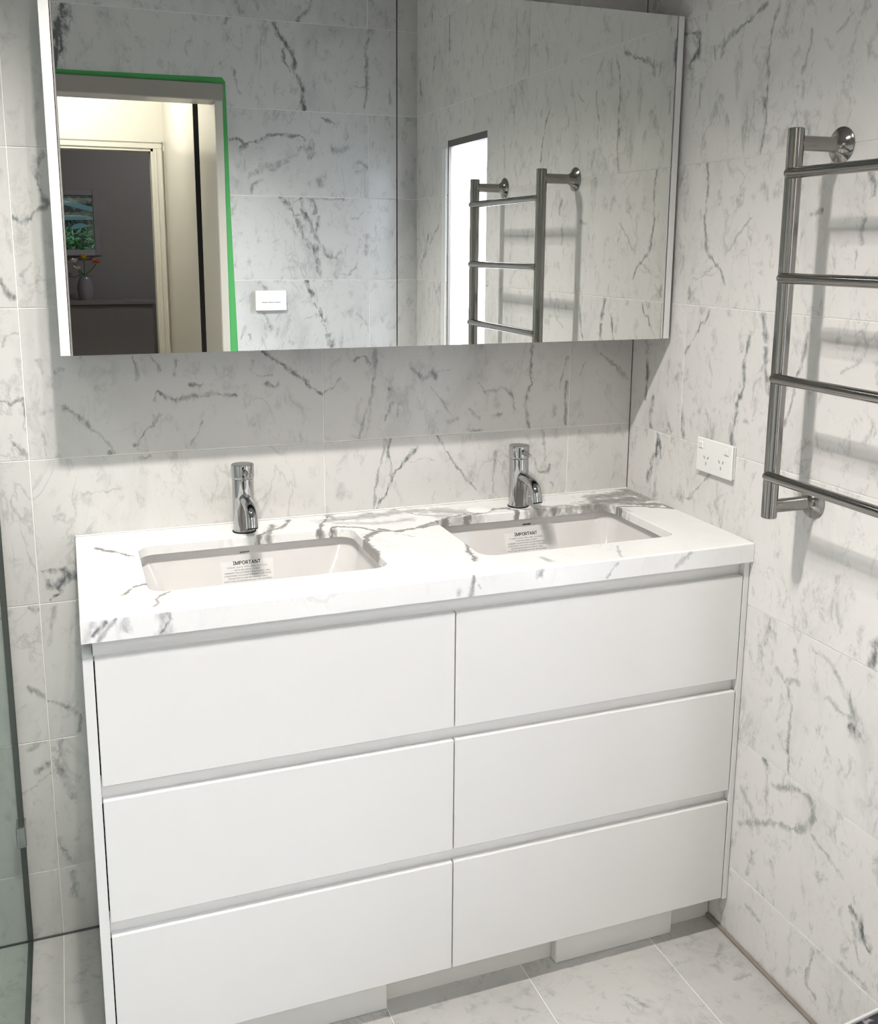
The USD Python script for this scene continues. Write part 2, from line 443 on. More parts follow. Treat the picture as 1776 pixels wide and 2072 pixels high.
def marble(name, lines=(), axes=(0, 2), seed=0, base=(0.70, 0.69, 0.67), dark=(0.085, 0.10, 0.105), cloud=0.20, thin=0.22, rough=0.22, gain=1.0, warp=0.010, mottle=0.42, broken=0.30):
    """white marble: soft clouds, fine procedural veins, and the slab's own large veins as distance fields to their lines"""
    r = random.Random(seed * 31 + 5); off = tuple(r.uniform(-40, 40) for _ in range(3))
    N, Lk = {}, []
    N['g'] = ('geometry', {})
    N['oa'] = ('vector_math', dict(math_type='multiply', vector2=(1.0, 1.0, 0.6))); Lk.append(('g.position', 'oa.vector1'))
    N['o'] = ('vector_math', dict(math_type='add', vector2=off)); Lk.append(('oa.vector', 'o.vector1'))
    N['n1'] = ('noise_texture', dict(scale=4.5, detail=6.0, roughness=0.62, distortion=0.6)); Lk.append(('o.vector', 'n1.vector'))
    N['c1'] = ('map_range', dict(range_type='smoothstep', from_min=0.50, from_max=0.74, to_min=0.0, to_max=cloud, clamp=True)); Lk.append(('n1.fac', 'c1.value'))
    N['n2'] = ('noise_texture', dict(scale=7.0, detail=7.0, roughness=0.55, distortion=1.1)); Lk.append(('o.vector', 'n2.vector'))
    N['a1'] = ('math', dict(math_type='subtract', value2=0.5)); Lk.append(('n2.fac', 'a1.value1'))
    N['a2'] = ('math', dict(math_type='absolute')); Lk.append(('a1.value', 'a2.value1'))
    N['a3'] = ('map_range', dict(range_type='smoothstep', from_min=0.026, from_max=0.0, to_min=0.0, to_max=thin, clamp=True)); Lk.append(('a2.value', 'a3.value'))
    N['n3'] = ('noise_texture', dict(scale=5.5, detail=2.0)); N['o3'] = ('vector_math', dict(math_type='add', vector2=(7.3, 1.1, 4.2)))
    Lk += [('o.vector', 'o3.vector1'), ('o3.vector', 'n3.vector')]
    N['a4'] = ('map_range', dict(range_type='smoothstep', from_min=0.50, from_max=0.66, to_min=0.0, to_max=1.0, clamp=True)); Lk.append(('n3.fac', 'a4.value'))
    N['a5'] = ('math', dict(math_type='multiply')); Lk += [('a3.result', 'a5.value1'), ('a4.result', 'a5.value2')]
    N['n4'] = ('noise_texture', dict(scale=30.0, detail=6.0, roughness=0.75, distortion=0.5)); Lk.append(('o.vector', 'n4.vector'))
    N['a6'] = ('map_range', dict(range_type='smoothstep', from_min=0.51, from_max=0.72, to_min=0.0, to_max=mottle, clamp=True)); Lk.append(('n4.fac', 'a6.value'))
    N['s1'] = ('math', dict(math_type='add')); Lk += [('c1.result', 's1.value1'), ('a5.value', 's1.value2')]
    N['s2'] = ('math', dict(math_type='add')); Lk += [('s1.value', 's2.value1'), ('a6.result', 's2.value2')]
    total = 's2.value'
    if lines:
        N['w1'] = ('noise_texture', dict(scale=26.0, detail=4.0, roughness=0.65)); Lk.append(('o.vector', 'w1.vector'))
        N['w2'] = ('vector_math', dict(math_type='subtract', vector2=(0.5, 0.5, 0.5))); Lk.append(('w1.color', 'w2.vector1'))
        N['w3'] = ('vector_math', dict(math_type='scale', scale=warp * 3)); Lk.append(('w2.vector', 'w3.vector1'))
        N['w4'] = ('vector_math', dict(math_type='add')); Lk += [('g.position', 'w4.vector1'), ('w3.vector', 'w4.vector2')]
        N['w6'] = ('noise_texture', dict(scale=110.0, detail=3.0, roughness=0.6)); Lk.append(('o.vector', 'w6.vector'))
        N['w7'] = ('vector_math', dict(math_type='subtract', vector2=(0.5, 0.5, 0.5))); Lk.append(('w6.color', 'w7.vector1'))
        N['w8'] = ('vector_math', dict(math_type='scale', scale=warp * 1.1)); Lk.append(('w7.vector', 'w8.vector1'))
        N['w9'] = ('vector_math', dict(math_type='add')); Lk += [('w4.vector', 'w9.vector1'), ('w8.vector', 'w9.vector2')]
        keep = [0, 0, 0]
        for a in axes: keep[a] = 1
        N['w5'] = ('vector_math', dict(math_type='multiply', vector2=tuple(keep))); Lk.append(('w9.vector', 'w5.vector1'))
        N['wa'] = ('noise_texture', dict(scale=42.0, detail=3.0, roughness=0.6)); Lk.append(('o3.vector', 'wa.vector'))
        N['wb'] = ('map_range', dict(from_min=0.32, from_max=0.68, to_min=0.30, to_max=1.75, clamp=True)); Lk.append(('wa.fac', 'wb.value'))
        best, k = None, 0
        def at(p):
            q = [0.0, 0.0, 0.0]; q[axes[0]], q[axes[1]] = p; return np.array(q)
        for w, st, pts in lines:
            m = None
            for p0, p1 in zip(pts, pts[1:]):
                A, B = at(p0), at(p1); d = B - A; l2 = max(float(d @ d), 1e-9); k += 1
                N[f'v{k}a'] = ('vector_math', dict(math_type='subtract', vector2=tuple(A))); Lk.append(('w5.vector', f'v{k}a.vector1'))
                N[f'v{k}b'] = ('vector_math', dict(math_type='dot_product', vector2=tuple(d / l2))); Lk.append((f'v{k}a.vector', f'v{k}b.vector1'))
                N[f'v{k}c'] = ('math', dict(math_type='add', value2=0.0, use_clamp=True)); Lk.append((f'v{k}b.value', f'v{k}c.value1'))
                N[f'v{k}d'] = ('vector_math', dict(math_type='scale', vector1=tuple(d))); Lk.append((f'v{k}c.value', f'v{k}d.scale'))
                N[f'v{k}e'] = ('vector_math', dict(math_type='distance')); Lk += [(f'v{k}a.vector', f'v{k}e.vector1'), (f'v{k}d.vector', f'v{k}e.vector2')]
                out = f'v{k}e.value'
                if m:
                    N[f'v{k}f'] = ('math', dict(math_type='minimum')); Lk += [(m, f'v{k}f.value1'), (out, f'v{k}f.value2')]; out = f'v{k}f.value'
                m = out
            N[f'v{k}w'] = ('math', dict(math_type='divide')); Lk += [(m, f'v{k}w.value1'), ('wb.result', f'v{k}w.value2')]; m = f'v{k}w.value'
            N[f'v{k}g'] = ('map_range', dict(range_type='smoothstep', from_min=w * 1.35, from_max=w * 0.05, to_min=0.0, to_max=st * gain, clamp=True)); Lk.append((m, f'v{k}g.value'))
            out = f'v{k}g.result'
            if best:
                N[f'v{k}h'] = ('math', dict(math_type='maximum')); Lk += [(best, f'v{k}h.value1'), (out, f'v{k}h.value2')]; out = f'v{k}h.value'
            best = out
        N['b1'] = ('noise_texture', dict(scale=70.0, detail=3.0, roughness=0.6)); Lk.append(('o3.vector', 'b1.vector'))
        N['b2'] = ('map_range', dict(from_min=0.36, from_max=0.58, to_min=broken, to_max=1.05, clamp=True)); Lk.append(('b1.fac', 'b2.value'))
        N['b3'] = ('math', dict(math_type='multiply')); Lk += [(best, 'b3.value1'), ('b2.result', 'b3.value2')]
        N['b4'] = ('math', dict(math_type='add')); Lk += [(total, 'b4.value1'), ('b3.value', 'b4.value2')]; total = 'b4.value'
    N['lim'] = ('math', dict(math_type='minimum', value2=0.92)); Lk.append((total, 'lim.value1'))
    N['mix'] = ('mix_color', dict(a=base, b=dark)); Lk.append(('lim.value', 'mix.fac'))
    N['p'] = ('principled_bsdf', dict(roughness=rough, specular_ior_level=0.5)); Lk.append(('mix.result', 'p.base_color'))
    return usdkit.material(stage, '/World/Looks/' + name, N, Lk, surface='p.BSDF')
PLAIN = [marble(f'marble_plain_{k}', seed=200 + k) for k in range(6)]

# ------------------------------------------------------------------ tiled walls and floor
def place(plane, u, v, w):
    """a point of a wall plane: u, v along it, w out of it into the room"""
    return {'back': (u, -w, v), 'right': (XR - w, u, v), 'opp': (u, -L + w, v), 'left': (XL + w, u, v), 'floor': (u, v, w)}[plane]
AXES = {'back': (0, 2), 'right': (1, 2), 'opp': (0, 2), 'left': (1, 2), 'floor': (0, 1)}
def solid(plane, poly, w0, w1, bevel=0.0):
    """polygon in a wall plane, from w0 (deep) to w1 (face), face edges bevelled when it is a rectangle"""
    x0, y0, x1, y1 = poly.bounds
    if bevel and abs(poly.area - (x1 - x0) * (y1 - y0)) < 1e-9:
        rings = [(0, w0), (0, w1 - bevel), (bevel, w1)]
        P = np.array([place(plane, u, v, w) for e, w in rings for u, v in ((x0 + e, y0 + e), (x1 - e, y0 + e), (x1 - e, y1 - e), (x0 + e, y1 - e))])
        return trimesh.convex.convex_hull(P)
    m = trimesh.creation.extrude_polygon(poly, w1 - w0, engine='earcut')
    m.vertices = np.array([place(plane, u, v, w + w0) for u, v, w in m.vertices]); m.fix_normals(); return m
J = 0.0010                                              # half a joint
def tiled(name, plane, rows, extent, holes, thick=0.10):
    """rows: (low, high, [joints along]); every tile is a mesh of its own in its own marble"""
    root = thing(name, kind='structure')
    full = sbox(extent[0] - .1, extent[1] - .0, extent[2] + .1, extent[3] + .0) if plane != 'floor' else sbox(extent[0] - .1, extent[1] - .11, extent[2] + .1, extent[3] + .1)
    for h in holes: full = full.difference(h.buffer(.0205, join_style=2))
    for g in getattr(full, 'geoms', [full]):
        obj('grout_bed', solid(plane, g, -thick, -0.0012), M['grout'], root)
    veins = VEINS.get(plane, []); n = 0
    for lo, hi, cuts in rows:
        e = sorted({extent[0], extent[2], *[c for c in cuts if extent[0] < c < extent[2]]})
        for a, b in zip(e, e[1:]):
            ends = (extent[0], extent[2])                     # tiles run into the corners of the room
            t = sbox(a + (0 if a in ends else J), lo + J, b - (0 if b in ends else J), hi - J)
            for h in holes: t = t.difference(h)
            for g in getattr(t, 'geoms', [t]):
                if g.is_empty or g.area < 4e-4: continue
                mine = []
                for w, st, pts in veins:
                    run = []
                    for p0, p1 in zip(pts, pts[1:]):
                        if g.buffer(0.002).contains(shapely.Point((p0[0] + p1[0]) / 2, (p0[1] + p1[1]) / 2)): run = run + [p1] if run else [p0, p1]
                        elif len(run) > 1: mine.append((w, st, run)); run = []
                    if len(run) > 1: mine.append((w, st, run))
                n += 1
                material = marble(f'marble_{name}_{n}', mine, AXES[plane], seed=n + 100 * len(name), base=tuple(a * b for a, b in zip(STONE[plane], TONE[n % 4])), mottle=MOTTLE[plane]) if plane != 'left' else PLAIN[n % 6]
                obj('tile', solid(plane, g, -0.008, 0.0, 0.0006), material, root)
    return root
TONE = [(1.0, 1.0, 1.0), (0.97, 0.97, 0.975), (1.02, 1.02, 1.02), (0.985, 0.985, 0.99)]
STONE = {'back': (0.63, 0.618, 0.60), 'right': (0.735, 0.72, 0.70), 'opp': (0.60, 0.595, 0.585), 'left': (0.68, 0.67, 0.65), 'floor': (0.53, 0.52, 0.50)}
MOTTLE = {'back': 0.27, 'right': 0.40, 'opp': 0.36, 'left': 0.3, 'floor': 0.30}
ROWS = [0.0] + [Z1 + 0.3 * k for k in range(8)] + [H]
ROWS = [z for z in ROWS if z <= H]
XA = -0.0759
rows_back = [(a, b, [XA - 0.6, XA, XA + 0.6, XA + 1.2]) for a, b in zip(ROWS, ROWS[1:])]
wall_back = tiled('wall_back', 'back', rows_back, (XL, 0, XR, H), [])
cuts_right = {0: [-1.25], 1: [-0.33, -1.53], 2: [-0.36, -1.56], 3: [-0.113, -1.313], 4: [-0.214, -1.414], 5: [-1.10], 6: [-1.35], 7: [-0.95], 8: [-1.2]}
rows_right = [(a, b, cuts_right[k]) for k, (a, b) in enumerate(zip(ROWS, ROWS[1:]))]
window_hole = sbox(WY0, WZ0, WY1, WZ1)
wall_right = tiled('wall_right', 'right', rows_right, (-L, 0, 0, H), [window_hole])
cuts_opp = {k: [-0.10] if k % 2 else [1.103] for k in range(9)}
rows_opp = [(a, b, [-0.7] + cuts_opp[k]) for k, (a, b) in enumerate(zip(ROWS, ROWS[1:]))]
door_hole = sbox(DOOR0, -0.01, DOOR1, DOORH)
wall_front = tiled('wall_front', 'opp', rows_opp, (XL, 0, XR, H), [door_hole], 0.11)
rows_left = [(a, b, [-0.6, -1.2, -1.8]) for a, b in zip(ROWS, ROWS[1:])]
wall_left = tiled('wall_left', 'left', rows_left, (-L, 0, 0, H), [])
rows_floor = [(a, b, [XA - 0.9, XA - 0.6, XA - 0.3, XA, XA + 0.3, XA + 0.6, XA + 0.9, XA + 1.2]) for a, b in ((-L, -1.50), (-1.50, -0.90), (-0.90, -0.30), (-0.30, 0))]
floor = tiled('floor', 'floor', rows_floor, (XL, -L, XR, 0), [], 0.06)
# sealant in the corners of the room
obj('sealant', sub(XL, -0.0035, 0, XR, 0, 0.0035), M['corner_sealant'], wall_back)
obj('sealant', sub(XR - .0016, -0.0016, 0, XR, 0, H), M['corner_sealant'], wall_back)
obj('sealant', sub(XR - .0085, -L, 0, XR, -.004, 0.0085, .004), M['old_sealant'], wall_right)
ceiling = tag(obj('ceiling', sub(XL - .1, -L - .11, H, XR + .1, 0.1, H + .08), M['ceiling']), kind='structure')

# ------------------------------------------------------------------ window slot in the right wall (seen in the mirror)
win = thing('window_1', kind='structure')
RV = XR + .0085
obj('reveal', [sub(RV, WY0 - .02, WZ1, XR + .1, WY1 + .02, WZ1 + .02), sub(RV, WY0 - .02, WZ0 - .02, XR + .1, WY1 + .02, WZ0), sub(RV, WY0 - .02, WZ0, XR + .1, WY0, WZ1), sub(RV, WY1, WZ0, XR + .1, WY1 + .02, WZ1)], M['plastic'], win)
obj('frame', [sub(XR + .003, WY0, WZ1 - .022, XR + .03, WY1, WZ1, .001), sub(XR + .003, WY0, WZ0, XR + .03, WY1, WZ0 + .022, .001), sub(XR + .003, WY0, WZ0, XR + .014, WY0 + .006, WZ1, .001), sub(XR + .003, WY1 - .004, WZ0, XR + .014, WY1, WZ1, .001)], M['frame'], win)
obj('pane', sub(XR + .034, WY0, WZ0, XR + .038, WY1, WZ1), M['pane'], win)
obj('trim', sub(XR - .004, WY0 - .042, WZ0, XR - .0002, WY0 - .003, 1.821, .0008), M['lacquer'], win)

# ------------------------------------------------------------------ bathroom doorway, passage, and the dark room beyond (seen in the mirror)
door = thing('door_1', kind='structure')
CW = 0.030
obj('casing_head', sub(DOOR0 - CW, -L, DOORH, DOOR1 + CW, -L + .012, DOORH + .056, .002), M['casing'], door)
obj('casing_side', sub(DOOR1, -L, 0, DOOR1 + CW - .003, -L + .012, DOORH, .002), M['cream'], door)
obj('casing_side', sub(DOOR0 - CW, -L, 0, DOOR0, -L + .012, DOORH, .002), M['cream'], door)
obj('jamb', sub(DOOR0 - .02, -2.03, 0, DOOR0, -L - .0085, DOORH), M['cream_gloss'], door)
obj('jamb', sub(DOOR1, -2.03, 0, DOOR1 + .02, -L - .0085, DOORH), M['cream_gloss'], door)
obj('jamb', sub(DOOR0 - .02, -2.03, DOORH, DOOR1 + .02, -L - .0085, DOORH + .02), M['cream_gloss'], door)
tape = thing('masking_tape', 'strip of green masking tape stuck round the doorway casing on the marble', 'tape')
def strip(poly, w): return solid('opp', poly, 0.0002, w)
obj('tape_strip', strip(Polygon([(DOOR0 - .05, 2.037), (DOOR1 + .020, 2.0375), (DOOR1 + .034, 2.030), (DOOR1 + .040, 2.044), (DOOR1 + .030, 2.058), (0.30, 2.0545), (0.05, 2.052), (DOOR0 - .05, 2.053)]), 0.0009), M['tape'], tape)
obj('tape_strip', strip(Polygon([(DOOR1 + .0275, 0.02), (DOOR1 + .0560, 0.02), (DOOR1 + .056, 1.1), (DOOR1 + .0450, 1.60), (DOOR1 + .0425, 1.9), (DOOR1 + .040, 2.044), (DOOR1 + .028, 2.036)]), 0.0012), M['tape'], tape)
HX0 = -0.42
wall_hall_right = thing('wall_hall_right', kind='structure')
obj('wall_panel', sub(DOOR1, HALL_END, 0, DOOR1 + .08, -2.52, 2.5), M['cream_gloss'], wall_hall_right)
obj('wall_panel', sub(DOOR1 + .0004, -2.36, 0, DOOR1 + .08, -L - .1132, 2.5), M['cream_gloss'], wall_hall_right)
obj('cavity_slot', [sub(DOOR1 + .079, -2.52, 0, DOOR1 + .11, -2.36, 2.5), sub(DOOR1 + .001, -2.5198, 0, DOOR1 + .079, -2.516, 2.5), sub(DOOR1 + .001, -2.364, 0, DOOR1 + .079, -2.3602, 2.5)], M['dark_gap'], wall_hall_right)
tag(obj('wall_hall_left', sub(HX0 - .08, HALL_END, 0, HX0, -L - .1125, 2.5), M['cream']), kind='structure')
tag(obj('ceiling_hall', sub(HX0 - .08, HALL_END, 2.5, DOOR1 + .12, -L - .1125, 2.56), M['ceiling']), kind='structure')
tag(obj('floor_hall', sub(HX0 - .08, HALL_END, -.05, DOOR1 + .12, -L - .1125, 0), M['hall_floor']), kind='structure')
DX0, DX1, DZ1 = -0.30, 0.488, 1.972
wall_hall_end = thing('wall_hall_end', kind='structure')
obj('wall_panel', sub(HX0 - .08, HALL_END - .1, DZ1 + .0, DOOR1 + .12, HALL_END, 2.5), M['cream'], wall_hall_end)
obj('wall_panel', sub(DX1, HALL_END - .1, 0, DOOR1 + .12, HALL_END, DZ1), M['cream'], wall_hall_end)
obj('wall_panel', sub(HX0 - .08, HALL_END - .1, 0, DX0, HALL_END, DZ1), M['cream'], wall_hall_end)
door2 = thing('door_2', kind='structure')
for k, (a, b, h) in enumerate(((DX0 - .045, DX1 + .045, 0.040),)):
    obj('casing_head', [sub(a, HALL_END, DZ1, b, HALL_END + .010, DZ1 + h, .003), sub(a - .002, HALL_END, DZ1 + h - .012, b + .002, HALL_END + .017, DZ1 + h, .004)], M['cream_gloss'], door2)
obj('casing_side', [sub(DX1, HALL_END, 0, DX1 + .043, HALL_END + .010, DZ1, .003), sub(DX1 + .031, HALL_END, 0, DX1 + .045, HALL_END + .017, DZ1, .004), sub(DX1 + .012, HALL_END, 0, DX1 + .018, HALL_END + .013, DZ1, .002)], M['cream_gloss'], door2)
obj('casing_side', sub(DX0 - .043, HALL_END, 0, DX0, HALL_END + .012, DZ1, .003), M['cream_gloss'], door2)
obj('jamb', [sub(DX1 - .012, HALL_END - .1, 0, DX1, HALL_END, DZ1), sub(DX0, HALL_END - .1, 0, DX0 + .012, HALL_END, DZ1), sub(DX0, HALL_END - .1, DZ1 - .012, DX1, HALL_END, DZ1)], M['cream'], door2)
# dark room
RX0, RX1, RY0 = -1.3, 1.6, HALL_END - .1
tag(obj('wall_room_left', sub(RX0 - .08, ROOM2_END, 0, RX0, RY0, 2.5), M['dark_wall']), kind='structure')
tag(obj('wall_room_right', sub(RX1, ROOM2_END, 0, RX1 + .08, RY0, 2.5), M['dark_wall']), kind='structure')
tag(obj('ceiling_room', sub(RX0 - .08, ROOM2_END - .1, 2.5, RX1 + .08, RY0, 2.56), M['dark_wall']), kind='structure')
tag(obj('floor_room', sub(RX0 - .08, ROOM2_END - .1, -.05, RX1 + .08, RY0, 0), M['hall_floor']), kind='structure')
wre = thing('wall_room_end', kind='structure')
VX0, VX1, VZ0, VZ1 = -0.45, 0.262, 1.449, 1.855
for m in (sub(RX0, ROOM2_END - .1, 0, VX0, ROOM2_END, 2.5), sub(VX1, ROOM2_END - .1, 0, RX1, ROOM2_END, 2.5), sub(VX0, ROOM2_END - .1, 0, VX1, ROOM2_END, VZ0), sub(VX0, ROOM2_END - .1, VZ1, VX1, ROOM2_END, 2.5)):
    obj('wall_panel', m, M['dark_wall'], wre)
for k in range(2):
    obj('wall_panel', sub((RX0, DOOR1 + .12)[k], RY0, 0, (HX0 - .08, RX1)[k], RY0 + .08, 2.5), M['dark_wall'], wre)
win2 = thing('window_2', kind='structure')
obj('frame', [sub(VX1 - .0, ROOM2_END - .02, VZ0 - .045, VX1 + .05, ROOM2_END + .014, VZ1 + .05, .004), sub(VX0 - .05, ROOM2_END - .02, VZ1, VX1, ROOM2_END + .014, VZ1 + .05, .004), sub(VX0 - .05, ROOM2_END - .02, VZ0 - .045, VX0, ROOM2_END + .014, VZ1, .004)], mat('grey_window_frame', (.30, .29, .31), .4), win2)
obj('sill', sub(VX0, ROOM2_END - .06, VZ0 - .045, VX1, ROOM2_END + .05, VZ0, .004), mat('pale_sill', (.42, .40, .46), .35), win2)
obj('pane', sub(VX0, ROOM2_END - .05, VZ0, VX1, ROOM2_END - .046, VZ1), usdkit.material(stage, '/World/Looks/window_glass', {'t': ('transparent_bsdf', dict(color=(.95, .97, .96))), 'g': ('glossy_bsdf', dict(roughness=0.0)), 'f': ('fresnel', dict(IOR=1.5)), 'm': ('mix_closure', {})}, [('f.fac', 'm.fac'), ('t.BSDF', 'm.closure1'), ('g.BSDF', 'm.closure2')], surface='m.closure'), win2)
def leaves(n, centre, size, leaf, seed, flat=0.6):
    r = np.random.default_rng(seed); V, Fc = [], []
    for _ in range(n):
        c = np.array(centre) + r.normal(0, 1, 3) * np.array(size) * 0.45; d = r.normal(0, 1, 3) * (1, 1, flat); d /= np.linalg.norm(d)
        s = np.cross(d, r.normal(0, 1, 3)); s /= np.linalg.norm(s); q = np.cross(d, s); l = leaf * r.uniform(.6, 1.3); o = len(V)
        V += [c, c + d * l * .45 + s * l * .22 + q * l * .05, c + d * l, c + d * l * .45 - s * l * .22 + q * l * .05, c + d * l * .5 - q * l * .04]
        Fc += [[o, o + 1, o + 4], [o + 1, o + 2, o + 4], [o + 2, o + 3, o + 4], [o + 3, o, o + 4]]
    return trimesh.Trimesh(np.array(V), np.array(Fc), process=False)
def stem(p, q, r=.012): return tube(np.linspace(p, q, 4), [r, r * .8, r * .7, r * .5], 8)
sh = thing('garden_shrub', 'bushy green shrub outside the dark room window, low in the view', 'shrub', (0, 0, 0))
obj('foliage', leaves(900, (0.1, -7.55, 1.38), (1.0, .35, .30), .075, 3), M['leaf'], sh, kind='stuff'); obj('stem', stem((.1, -7.55, 0), (.1, -7.55, 1.4), .02), M['wood'], sh)
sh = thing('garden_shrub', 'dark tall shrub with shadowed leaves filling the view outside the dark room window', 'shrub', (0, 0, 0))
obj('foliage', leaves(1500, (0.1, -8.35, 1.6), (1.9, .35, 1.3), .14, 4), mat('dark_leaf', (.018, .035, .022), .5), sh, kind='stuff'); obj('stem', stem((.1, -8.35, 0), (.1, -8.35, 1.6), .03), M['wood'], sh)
ag = thing('spiky_plant', 'plant with long blue green strap leaves outside the dark room window', 'plant')
for k, (x, z, l, t, y) in enumerate(((-.02, 1.84, .42, -.13, -7.2), (.16, 1.80, .30, -.10, -7.25), (-.05, 1.70, .4, .12, -7.3), (.10, 1.62, .16, .45, -7.2), (-.04, 1.60, .13, .8, -7.2))):
    p = np.array([(x + l * s * math.cos(t), y + .05 * s, z + l * s * math.sin(t) - .05 * s * s) for s in np.linspace(0, 1, 8)])
    w = np.array([.004, .016, .02, .021, .02, .016, .01, .003]); V = np.vstack([p + np.c_[w * 0, w * 0, w], p - np.c_[w * 0, w * 0, w], p + np.c_[w * 0, -w * .5, w * 0]])
    Fc = [[a * 8 + i, b * 8 + i, b * 8 + i + 1] for i in range(7) for a, b in ((0, 2), (2, 1), (1, 0))] + [[a * 8 + i, b * 8 + i + 1, a * 8 + i + 1] for i in range(7) for a, b in ((0, 2), (2, 1), (1, 0))]
    obj('leaf', trimesh.Trimesh(V, np.array(Fc), process=False), M['leaf_blue'], ag)
obj('stem', stem((.05, -7.3, 0), (.05, -7.3, 1.7), .02), M['leaf'], ag)
tag(obj('garden_wall', sub(-4, -9.9, -.1, 4, -9.8, 4.5), M['soil']), 'dark garden wall behind the shrubs outside the far window', 'wall')
tag(obj('garden_ground', sub(-4, -9.9, -.1, 4, ROOM2_END - .11, 0), M['soil']), 'dark soil of the garden outside the far window', 'ground')
# sideboard, vase, flowers under that window
sb = thing('sideboard', 'charcoal painted sideboard under the window of the dark room', 'sideboard', (.12, -6.25, 0))
obj('top', sub(-.55, -.24, 1.05, .55, .2, 1.08, .004), M['charcoal'], sb); obj('body', sub(-.52, -.23, .1, .52, .18, 1.05, .003), M['charcoal'], sb)
for x in (-.48, .48):
    for y in (-.2, .14): obj('leg', sub(x - .02, y - .02, 0, x + .02, y + .02, .1, .002), M['charcoal'], sb)
vs = thing('flower_vase', 'dark glazed vase holding cut flowers on the sideboard', 'vase', (.17, -6.22, 1.08))
obj('body', lathe([(0, 0), (.045, 0), (.055, .03), (.06, .09), (.045, .15), (.035, .17), (.04, .18), (.036, .18), (.031, .168), (.041, .15), (.055, .09), (.05, .03), (0, .012)], 28), M['vase'], vs, smooth=40)
bq = thing('flower_bouquet', 'loose bunch of white, yellow, orange and purple flowers standing in the vase', 'flowers', (.17, -6.22, 1.08))
def flower(dx, dy, z, col, n=9, s=.03):
    fh = UsdGeom.Xform.Define(stage, path_of('flower', bq))
    obj('stem', tube([(dx * .1, dy * .1, .1835), (dx * .17, dy * .17, .195), (dx * .6, dy * .6, .6 * z + .06), (dx, dy, z)], .003, 8), M['leaf'], fh)
    r = np.random.default_rng(int(abs(dx) * 1000 + z * 900)); V, Fc = [], []
    for k in range(n):
        for lay in (0, 1):
            a = 2 * math.pi * (k + .5 * lay) / n + r.uniform(-.1, .1); e = .35 + .55 * lay; c = np.array((dx, dy, z)); o = len(V)
            d = np.array((math.cos(a) * math.cos(e), math.sin(a) * math.cos(e), math.sin(e))); t = np.array((-math.sin(a), math.cos(a), 0)); l = s * r.uniform(.8, 1.15)
            V += [c, c + d * l * .6 + t * l * .3, c + d * l, c + d * l * .6 - t * l * .3]; Fc += [[o, o + 1, o + 2], [o, o + 2, o + 3]]
    obj('petals', trimesh.Trimesh(np.array(V), np.array(Fc), process=False), M[col], fh)
    ic = trimesh.creation.icosphere(1, s * .22); ic.apply_translation((dx, dy, z + s * .12)); obj('centre', ic, M['petal_yellow'], fh)
flower(-.07, .03, .27, 'petal_white', s=.05)
flower(-.05, .06, .22, 'petal_white', s=.045)
flower(.00, .05, .30, 'petal_yellow', s=.05)
flower(.085, .03, .27, 'petal_orange', s=.045)
flower(-.12, .04, .18, 'petal_purple', s=.04)

# ------------------------------------------------------------------ vanity cabinet
FY = -0.486                                              # plane of the drawer fronts
van = thing('vanity_cabinet', 'white handleless vanity cabinet with six drawers under the marble worktop', 'cabinet', (0, 0, 0))
G = 0.0012
obj('side_panel', [sub(0.0, FY, .083, .0165, -.003, .825, .0008), sub(0.0, -.43, .825, .0165, -.003, ZC - .0400)], M['lacquer'], van)
obj('side_panel', sub(1.2790, FY, .083, XR - .0012, -.003, ZC - .0400, .0008), M['lacquer'], van)
obj('base_panel', sub(.0165, -.46, .083, 1.279, -.003, .099), M['carcass'], van)
obj('back_panel', sub(.0165, -.019, .099, 1.279, -.003, ZC - .0401), M['carcass'], van)
obj('divider', sub(.637, -.4560, .099, .653, -.019, .78), M['dark_gap'], van)
for a, b in ((.8145, ZC - .0400), (.560, .612), (.306, .358)):
    obj('finger_channel', sub(.0168, FY + .0150, a, 1.2788, FY + .0265, b, .0005), M['lacquer'], van)
for a, b in ((.613, .8140), (.359, .559), (.10, .305)):
    for x0, x1 in ((.0168, .0225), (.640, .650), (1.2735, 1.2788)):
        obj('gap_liner', sub(x0, FY + .0152, a, x1, FY + .0185, b), M['dark_gap'], van)
for a, b in ((.5985, .8245), (.345, .572), (.087, .318)):
    for x0, x1 in ((.0185, .6443), (.6466, 1.2770)):
        dr = UsdGeom.Xform.Define(stage, path_of('drawer', van))
        obj('front_panel', sub(x0, FY, a, x1, FY + .0146, b, .0012), M['lacquer'], dr)
        obj('drawer_box', sub(x0 + .02, FY + .0270, a + .02, x1 - .02, -.06, max(a + .12, .11)), M['carcass'], dr)
obj('plinth', sub(.02, -.425, 0, 1.2905, -.409, .083), M['kick'], van)
obj('kick_block', sub(.0, -.449, 0, .523, -.4252, .0828, .002), M['carcass'], van)
obj('kick_block', sub(.894, -.449, 0, 1.178, -.4252, .0828, .002), M['carcass'], van)

